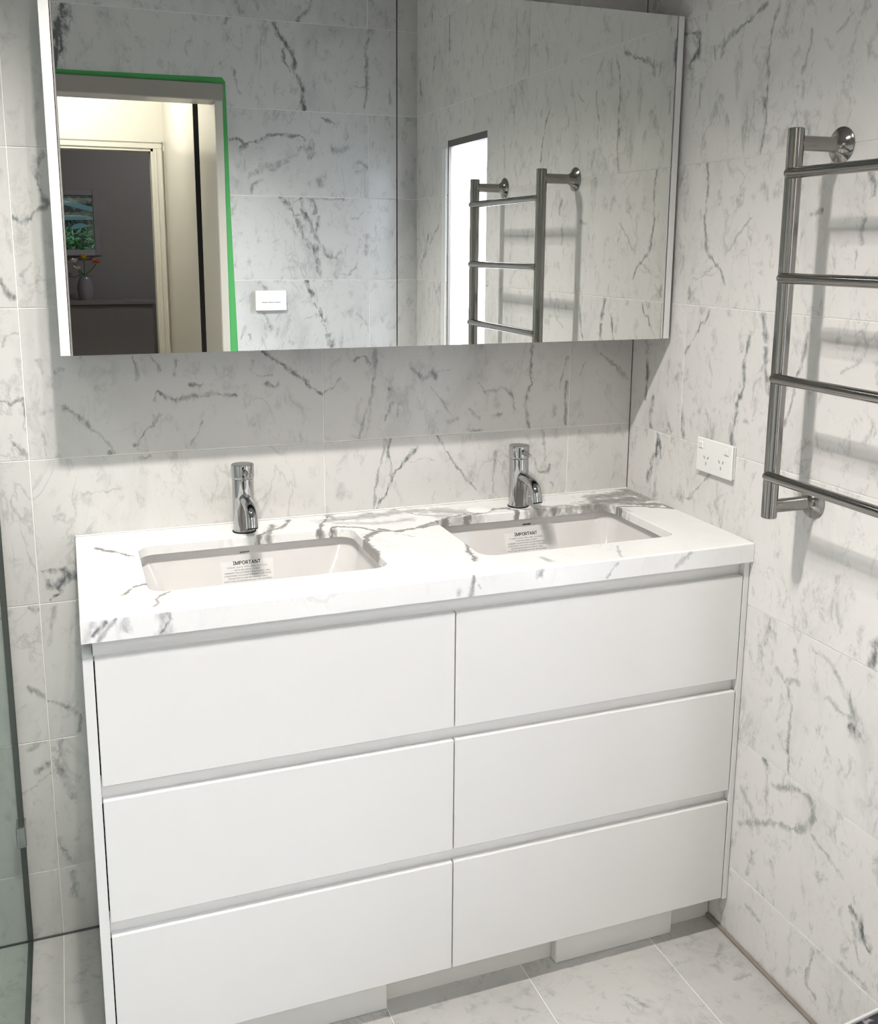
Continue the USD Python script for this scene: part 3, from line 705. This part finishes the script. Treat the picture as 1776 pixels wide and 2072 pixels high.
# ------------------------------------------------------------------ worktop with two cut-outs
HOLES = ((.115, -.395, .550, -.112), (.737, -.395, 1.176, -.112))
def worktop():
    parts = []; x0, y0, x1, y1 = 0.0, -D, XR - .0008, -.0012
    holes = [rounded(*h, .032) for h in HOLES]
    top_holes = [rounded(h[0] - .003, h[1] - .003, h[2] + .003, h[3] + .003, .035) for h in HOLES]
    e = .004
    for hs, z, flip, outer in ((top_holes, ZC, False, [(x0 + e, y0 + e), (x1, y0 + e), (x1, y1), (x0 + e, y1)]), (holes, ZC - .02, True, [(x0, y0), (x1, y0), (x1, y1), (x0, y1)])):
        v, f = trimesh.creation.triangulate_polygon(Polygon(outer, [h for h in hs]), engine='earcut')
        f = np.array(f); v = np.column_stack([v, np.full(len(v), z)])
        n = np.cross(v[f[:, 1]] - v[f[:, 0]], v[f[:, 2]] - v[f[:, 0]])[:, 2]; f[(n < 0) != flip] = f[(n < 0) != flip][:, ::-1]
        parts.append(trimesh.Trimesh(v, f, process=False))
    for h in HOLES:
        rings = []
        for z, o in ((ZC - .02, 0), (ZC - .003, 0), (ZC - .0015, .0004), (ZC - .0006, .0012), (ZC, .003)):
            rings.append(ring3(rounded(h[0] - o, h[1] - o, h[2] + o, h[3] + o, .032 + o), z))
        parts.append(loft(rings, flip=True))
    def prof(e_): return np.array([(x0 + e_, y0 + e_), (x1, y0 + e_), (x1, y1), (x0 + e_, y1)])
    rings = [ring3(prof(0), ZC - .02)] + [ring3(prof(e * (1 - math.cos(t))), ZC - e + e * math.sin(t)) for t in np.linspace(0, math.pi / 2, 6)]
    parts.append(loft(rings))
    m = trimesh.util.concatenate(parts); m.merge_vertices()
    ap = [sub(x0, y0, ZC - .0398, x1, y0 + .02, ZC - .02), sub(x0, y0 + .02, ZC - .0398, .02, y1, ZC - .02)]
    return trimesh.util.concatenate([m] + ap)
top_lines = [(w, s, [(u, v) for u, v in p]) for w, s, p in VEINS['top']]
stone_top = marble('marble_worktop', top_lines, (0, 1), seed=3, base=(.86, .86, .85), dark=(.19, .18, .165), cloud=.05, thin=.12, rough=.18, warp=.008, gain=1.45, mottle=.06, broken=.8)
stone_front = marble('marble_worktop_edge', VEINS['front'], (0, 2), seed=4, base=(.85, .85, .85), dark=(.14, .14, .17), cloud=.05, thin=.10, rough=.2, warp=.006, mottle=.06, broken=.45)
wt = thing('stone_worktop', 'white marble worktop with grey veining and two basin cut-outs on the vanity', 'worktop')
W = worktop()
fn = W.face_normals[:, 1]; cen = W.triangles_center
front = (cen[:, 1] < -D + .0025) & (fn < -0.3)
obj('slab', trimesh.Trimesh(W.vertices, W.faces[~front], process=False), stone_top, wt, smooth=35)
obj('front_edge', trimesh.Trimesh(W.vertices, W.faces[front], process=False), stone_front, wt, smooth=35)
obj('sealant', sub(0, -.0042, ZC, XR - .001, -.0006, ZC + .003, .001), M['grout'], wt)

# ------------------------------------------------------------------ basins with their stickers
TX0 = .854; SL = .35
def basin(h, label, tx, dz):
    x0, y0, x1, y1 = h; e = .012
    b = thing('basin', label, 'basin', ((x0 + x1) / 2, (y0 + y1) / 2, 0)); ox, oy = (x0 + x1) / 2, (y0 + y1) / 2
    R = lambda i, z, r: ring3(rounded(x0 - e + i - ox, y0 - e + i - oy, x1 + e - i - ox, y1 + e - i - oy, r), z)
    s = lambda z: (TX0 - z) * SL
    inner = [R(-.02, ZC - .0202, .06), R(0, ZC - .0202, .042), R(0, TX0 + .004, .042), R(.0012, TX0, .042), R(s(.82), .82, .046), R(s(.79), .79, .05), R(s(.775) + .004, .772, .058), R(.06, .764, .07), R(.11, .762, .03)]
    outer = [R(-.02, ZC - .0202, .055), R(-.02, ZC - .032, .055), R(-.008, TX0 - .01, .05), R(.03, .76, .06), R(.06, .750, .06), R(.11, .749, .03)]
    obj('bowl', trimesh.util.concatenate([loft(inner, close=True, flip=True), loft(outer, close=True)]), M['ceramic'], b, smooth=40)
    obj('waste', lathe([(0, .004), (.02, .004), (.026, .002), (.028, 0), (.028, -.02), (0, -.02)], 32, (0, 0, .7625)), M['chrome'], b, smooth=40)
    # overflow mark and warning sticker on the sloping rear wall
    yb = y1 + e - oy
    def on_wall(m, x, z, off=.0004):
        c, sn = 1 / math.hypot(1, SL), SL / math.hypot(1, SL)
        T = np.eye(4); T[:3, 0] = (1, 0, 0); T[:3, 1] = (0, sn, c); T[:3, 2] = (0, -c, sn)
        T[:3, 3] = (x - ox, yb - (TX0 - z) * SL - off * c, z + off * sn); m = m.copy(); m.apply_transform(T); return m
    st = UsdGeom.Xform.Define(stage, path_of('warning_sticker', b))
    sheet = trimesh.creation.box((.108, .052, .0003)); sheet = on_wall(sheet, tx, .8220, .0006)
    obj('sheet', sheet, M['sticker'], st, label='clear white warning sticker')
    def line(t, h, z, mat_, wide=None, bold=False):
        m = meshkit.text_mesh(t, h, .0002, bold); w = m.bounds[1][0] - m.bounds[0][0]
        if wide: m.apply_scale([wide / w, 1, 1]); w = wide
        m.apply_translation((-w / 2 - m.bounds[0][0], 0, 0)); obj('lettering', on_wall(m, tx, z, .0009), mat_, st)
    line('IMPORTANT', .0072, .8350, M['ink'], .057, True)
    for k, (t, w_) in enumerate((('PLEASE LEAVE THIS LABEL IN PLACE', .082), ('OR GLUED ASIDE TO MEET', .054), ('WARRANTY ADVICE FROM THE SPECIFIED LABEL', .094), ('CONDITIONS TOO ALWAYS CORRECT THE BASIN', .096), ('BEFORE INSTALLING SETTING AT TABLE', .080), ('ADDITIONS OR REPAIRS OR ANY APPOINTMENT', .100))):
        line(t, .0029, .8287 - k * .0053, M['grey_ink'], w_)
    # small oval maker's mark on the upright rim
    mk = [trimesh.creation.box((.0025, .0006, .0032)) for _ in range(6)]
    for k, q in enumerate(mk): q.apply_translation((tx + (.004 if dz else -.003) - ox - .0085 + k * .0034, yb - .0005, .8590 + (.0004 if k % 2 else 0)))
    obj('printed_mark', mk, M['ink'] if dz else M['grey_ink'], b)
    return b
basin(HOLES[0], 'white ceramic basin sunk into the left end of the marble worktop', .330, 0)
basin(HOLES[1], 'white ceramic basin sunk into the right end of the marble worktop by the wall', .9665, 1)

# ------------------------------------------------------------------ taps and caps
def tap(x, label):
    t = thing('basin_tap', label, 'tap', (x, -.070, ZC))
    obj('base_ring', lathe([(0, 0), (.0243, 0), (.0245, .002), (.0235, .003), (0, .003)], 48), M['dark_gap'], t, smooth=40)
    obj('body', lathe([(0, .003), (.0228, .003), (.0232, .0045), (.0222, .010), (.0222, .112), (.0215, .1135), (0, .1135)], 64), M['chrome'], t, smooth=40)
    h = UsdGeom.Xform.Define(stage, path_of('handle', t))
    obj('cap', lathe([(0, .1142), (.0222, .1142), (.0234, .1155), (.0236, .118), (.0236, .1415), (.0226, .1432), (.021, .1436), (0, .1440)], 64), M['chrome'], h, smooth=40)
    obj('lever', tube([(0, -.021, .131), (0, -.030, .1308), (0, -.045, .1300), (0, -.058, .1292), (0, -.0585, .1292)], [.0062, .0060, .0046, .0034, .0022], 20), M['chrome'], h, smooth=40)
    P_ = [(0, -.010, .072), (0, -.030, .0735), (0, -.050, .0728)]
    for a in np.linspace(0, 1, 9): P_.append((0, -.060 - .034 * math.sin(a * 1.25) / math.sin(1.25) , .0705 - .020 * (1 - math.cos(a * 1.25)) / (1 - math.cos(1.25))))
    P_ += [(0, -.0985, .036), (0, -.1000, .032)]
    obj('spout', tube(P_, .0118, 28), M['chrome'], t, smooth=40)
    e = np.array(P_[-1]) - np.array(P_[-2]); e /= np.linalg.norm(e)
    obj('aerator', tube([np.array(P_[-1]) + e * .0, np.array(P_[-1]) + e * .0012], .0104, 24), M['dark_gap'], t)
    return t
tap(.3330, 'chrome pillar mixer tap standing behind the left basin')
tap(.9625, 'chrome pillar mixer tap standing behind the right basin')
def blank(x, y, label):
    c = thing('hole_cap', label, 'cap', (x, y, ZC))
    obj('disc', lathe([(0, .0052), (.012, .0050), (.020, .0040), (.0262, .0022), (.0285, .0010), (.0285, 0), (0, 0)], 48), M['plastic'], c, smooth=40)
blank(.1550, -.043, 'round white cap lying on the worktop left of the left tap')
blank(.8630, -.072, 'round white cap lying on the worktop left of the right tap')

# ------------------------------------------------------------------ mirror cabinet
mc = thing('mirror_cabinet', 'wall cabinet with two mirror doors and white side panels above the vanity', 'mirror cabinet')
obj('side_panel', sub(-.0040, -DM, ZM, .0133, -.0005, ZT, .0006), M['lacquer'], mc)
obj('side_panel', sub(1.2695, -DM, ZM, 1.2834, -.0005, ZT, .0006), M['lacquer'], mc)
obj('carcass', [sub(.0136, -.140, ZM + .001, 1.2692, -.0005, ZM + .018), sub(.0136, -.140, ZT - .018, 1.2692, -.0005, ZT - .001), sub(.0136, -.016, ZM + .018, 1.2692, -.0005, ZT - .018), sub(.632, -.140, ZM + .018, .645, -.016, ZT - .018)], M['dark_gap'], mc)
for x0, x1 in ((.0178, .6372), (.6392, 1.2655)):
    d = UsdGeom.Xform.Define(stage, path_of('mirror_door', mc))
    obj('door_board', sub(x0 + (-.0034 if x0 < .1 else .0005), -DM + .0045, ZM + .0008, x1 - .0005, -.142, ZT - .0008), M['edge'], d)
    obj('mirror_glass', sub(x0, -DM, ZM, x1, -DM + .0042, ZT), M['mirror'], d)
# ------------------------------------------------------------------ heated towel rail
RXc, RY1, RY2, RT, RB = XR - .0989, -.6507, -1.1024, 1.6831, .9982
rail = thing('towel_rail', 'polished ladder towel rail with round bars mounted on the right marble wall', 'towel rail', (RXc, (RY1 + RY2) / 2, RB))
ry = (RY1 - RY2) / 2
for s in (1, -1):
    obj('upright', lathe([(0, 0), (.0128, 0), (.0140, .0012), (.0140, RT - RB - .0012), (.0128, RT - RB), (0, RT - RB)], 40, (0, s * ry, 0)), M['steel'], rail, smooth=40)
for z in (1.608, 1.431, 1.2548, 1.077):
    obj('rung', tube([(-.008, ry + .0015, z - RB), (-.0105, ry - .001, z - RB)] + [(-.0108, y, z - RB) for y in np.linspace(ry - .006, -ry + .006, 6)] + [(-.0105, -ry + .001, z - RB), (-.008, -ry - .0015, z - RB)], [.0060, .0090] + [.0094] * 6 + [.0090, .0060], 24), M['steel'], rail, smooth=40)
for s in (1, -1):
    for z in (1.6589, 1.0191):
        m = UsdGeom.Xform.Define(stage, path_of('wall_mount', rail))
        obj('arm', lathe([(0, .004), (.0128, .004), (.0128, .082), (0, .082)], 32, (0, s * ry, z - RB), (1, 0, 0)), M['steel'], m, smooth=40)
        obj('flange', lathe([(0, -.0215), (.0130, -.0215), (.0152, -.0150), (.0210, -.0080), (.0285, -.0040), (.0310, -.0022), (.0310, 0), (0, 0)], 44, (.0987, s * ry, z - RB), (1, 0, 0)), M['steel'], m, smooth=40)

# ------------------------------------------------------------------ power point and light switch
ox_, oy_, oz_ = XR, -.3594, 1.0445
pp = thing('power_point', 'white double power point on the right wall above the worktop', 'power point', (ox_, oy_, oz_))
obj('plate', [sub(-.0125, -.0615, -.0370, -.0080, .0615, .0370, .002), sub(-.0082, -.0590, -.0350, -.0002, .0590, .0350, .001)], M['plastic'], pp)
for s in (1, -1):
    sk = UsdGeom.Xform.Define(stage, path_of('switch', pp))
    obj('rocker', sub(-.0160, s * .044 - .008, .0150, -.0120, s * .044 + .008, .0290, .0014), M['plastic'], sk)
    slot = []
    for dy, dz, ang in ((-.0065, .004, 30), (.0065, .004, -30), (0, -.009, 0)):
        q = trimesh.creation.box((.0008, .0016, .0070)); q.apply_transform(trimesh.transformations.rotation_matrix(math.radians(ang), (1, 0, 0))); q.apply_translation((-.0127, s * .026 + dy, -.008 + dz)); slot.append(q)
    obj('socket_slots', slot, M['socket'], pp)
sw = thing('light_switch', 'white switch plate with a row of small switches on the marble beside the doorway', 'switch', (.7233, -L, 1.2857))
obj('plate', [sub(-.0570, .0078, -.0365, .0570, .0118, .0365, .002), sub(-.0555, .0002, -.0350, .0555, .0080, .0350)], M['plastic'], sw)
for k, x in enumerate((-.024, .001, .025)):
    obj('rocker', [sub(x - .009, .0116, -.006, x + .009, .0128, .007, .0005), sub(x - .0075, .0126, -.006, x + .0075, .0150, -.001, .0008)], M['plastic'], sw)
    obj('rocker_gap', sub(x - .0100, .0112, -.0072, x + .0100, .01205, -.0055), M['socket'], sw)

# ------------------------------------------------------------------ shower screen
sc = thing('shower_screen', 'frameless clear glass shower screen standing against the back wall at the left', 'shower screen', (-.1425, 0, 0))
obj('glass_panel', sub(-.005, -.90, .004, .005, -.003, 2.05, .001), M['glass'], sc)
for z in (.27, 1.75):
    obj('wall_bracket', sub(-.0095, -.040, z - .024, .0095, -.0005, z + .024, .002), M['chrome'], sc)
obj('floor_channel', sub(-.0052, -.90, 0, .0052, -.0105, .0038), M['channel'], sc)
obj('wall_channel', sub(-.0056, -.0100, .0042, .0056, -.0005, 2.05), M['channel'], sc)

# ------------------------------------------------------------------ box at the foot of the right wall
bx = thing('storage_carton', 'white-rimmed carton with a black and white printed lid at the foot of the right wall', 'box', (1.0915, -1.10, 0))
ct, sn_ = math.cos(math.radians(6.5)), math.sin(math.radians(6.5))
Rz = trimesh.transformations.rotation_matrix(math.radians(6.5), (0, 0, 1))
def rot(m): m.apply_transform(Rz); return m
obj('body', rot(sub(-.17, -.115, 0, .17, .125, .190, .002)), M['plastic'], bx)
obj('printed_lid', rot(sub(-.167, -.112, .190, .167, .122, .1945)), M['carton'], bx)
obj('rim', [rot(sub(-.172, .122, .186, .172, .127, .200, .001)), rot(sub(-.172, -.117, .186, .172, -.112, .200, .001)), rot(sub(-.172, -.112, .186, -.167, .122, .200, .001)), rot(sub(.167, -.112, .186, .172, .122, .200, .001))], M['lacquer'], bx)

# ------------------------------------------------------------------ lamps
def fitting(name, label, x, y, bulbs):
    f = thing(name, label, 'ceiling light', (x, y, H))
    obj('housing', [sub(-.16, -.08, -.012, .16, -.068, 0, .002), sub(-.16, .068, -.012, .16, .08, 0, .002), sub(-.16, -.068, -.012, -.148, .068, 0, .002), sub(.148, -.068, -.012, .16, .068, 0, .002), sub(-.148, -.068, -.004, .148, .068, 0)], M['plastic'], f)
    for bx_ in bulbs:
        obj('bulb', lathe([(0, -.034), (.012, -.031), (.020, -.022), (.022, -.014), (.016, -.004), (0, -.004)], 24, (bx_, 0, 0)), M['bulb'], f, smooth=40)
    return f
fitting('ceiling_light', 'white ceiling fitting with a row of three reflector lamps over the bathroom floor', .19, -.95, (-.10, -.01, .11))
for k, (bx_, p) in enumerate(((.09, 1.0), (.18, .45), (.30, .35))):
    l = UsdLux.SphereLight.Define(stage, f'/World/lamp_{k}'); l.CreateRadiusAttr(.022); l.CreateColorAttr(Gf.Vec3f(1.0, .95, .89))
    l.CreateIntensityAttr(LAMP * p); l.CreateNormalizeAttr(True)
    sh_ = UsdLux.ShapingAPI.Apply(l.GetPrim()); sh_.CreateShapingConeAngleAttr(CONE); sh_.CreateShapingConeSoftnessAttr(SOFT)
    l.AddTranslateOp().Set(Gf.Vec3d(bx_, -.95, H - .058))
hl = thing('ceiling_light', 'round white ceiling lamp in the passage outside the bathroom', 'ceiling light', (.05, -3.0, 2.5))
obj('base', lathe([(0, 0), (.11, 0), (.11, -.02), (0, -.02)][::-1], 40), M['plastic'], hl); obj('diffuser', lathe([(0, -.07), (.05, -.065), (.09, -.045), (.105, -.0202), (0, -.0202)], 40), M['bulb'], hl, smooth=40)
l = UsdLux.SphereLight.Define(stage, '/World/lamp_hall'); l.CreateRadiusAttr(.05); l.CreateColorAttr(Gf.Vec3f(1.0, .955, .88)); l.CreateIntensityAttr(HALL); l.CreateNormalizeAttr(True)
l.AddTranslateOp().Set(Gf.Vec3d(.05, -3.0, 2.36))
rl = thing('ceiling_light', 'round white ceiling lamp in the dark grey room beyond the passage', 'ceiling light', (.9, -5.2, 2.5))
obj('base', lathe([(0, 0), (.11, 0), (.11, -.02), (0, -.02)][::-1], 40), M['plastic'], rl); obj('diffuser', lathe([(0, -.07), (.05, -.065), (.09, -.045), (.105, -.0202), (0, -.0202)], 40), M['plastic'], rl, smooth=40)
l = UsdLux.SphereLight.Define(stage, '/World/lamp_room'); l.CreateRadiusAttr(.05); l.CreateColorAttr(Gf.Vec3f(1.0, .96, .95)); l.CreateIntensityAttr(ROOM2); l.CreateNormalizeAttr(True)
l.AddTranslateOp().Set(Gf.Vec3d(.9, -5.2, 2.36))
dl = thing('downlight', 'small round white downlight in the ceiling over the shower', 'ceiling light', (-.75, -.55, H))
obj('trim_ring', lathe([(.040, -.001), (.055, -.001), (.055, -.004), (.050, -.008), (.040, -.004)], 36), M['plastic'], dl, smooth=40); obj('lens', lathe([(0, -.002), (.040, -.002), (.040, -.001), (0, -.001)], 32), M['bulb'], dl)
l = UsdLux.SphereLight.Define(stage, '/World/lamp_shower'); l.CreateRadiusAttr(.035); l.CreateColorAttr(Gf.Vec3f(.96, .98, 1.0)); l.CreateIntensityAttr(SHOWER); l.CreateNormalizeAttr(True)
sh_ = UsdLux.ShapingAPI.Apply(l.GetPrim()); sh_.CreateShapingConeAngleAttr(62.0); sh_.CreateShapingConeSoftnessAttr(0.8)
l.AddTranslateOp().Set(Gf.Vec3d(-.75, -.55, H - .046))
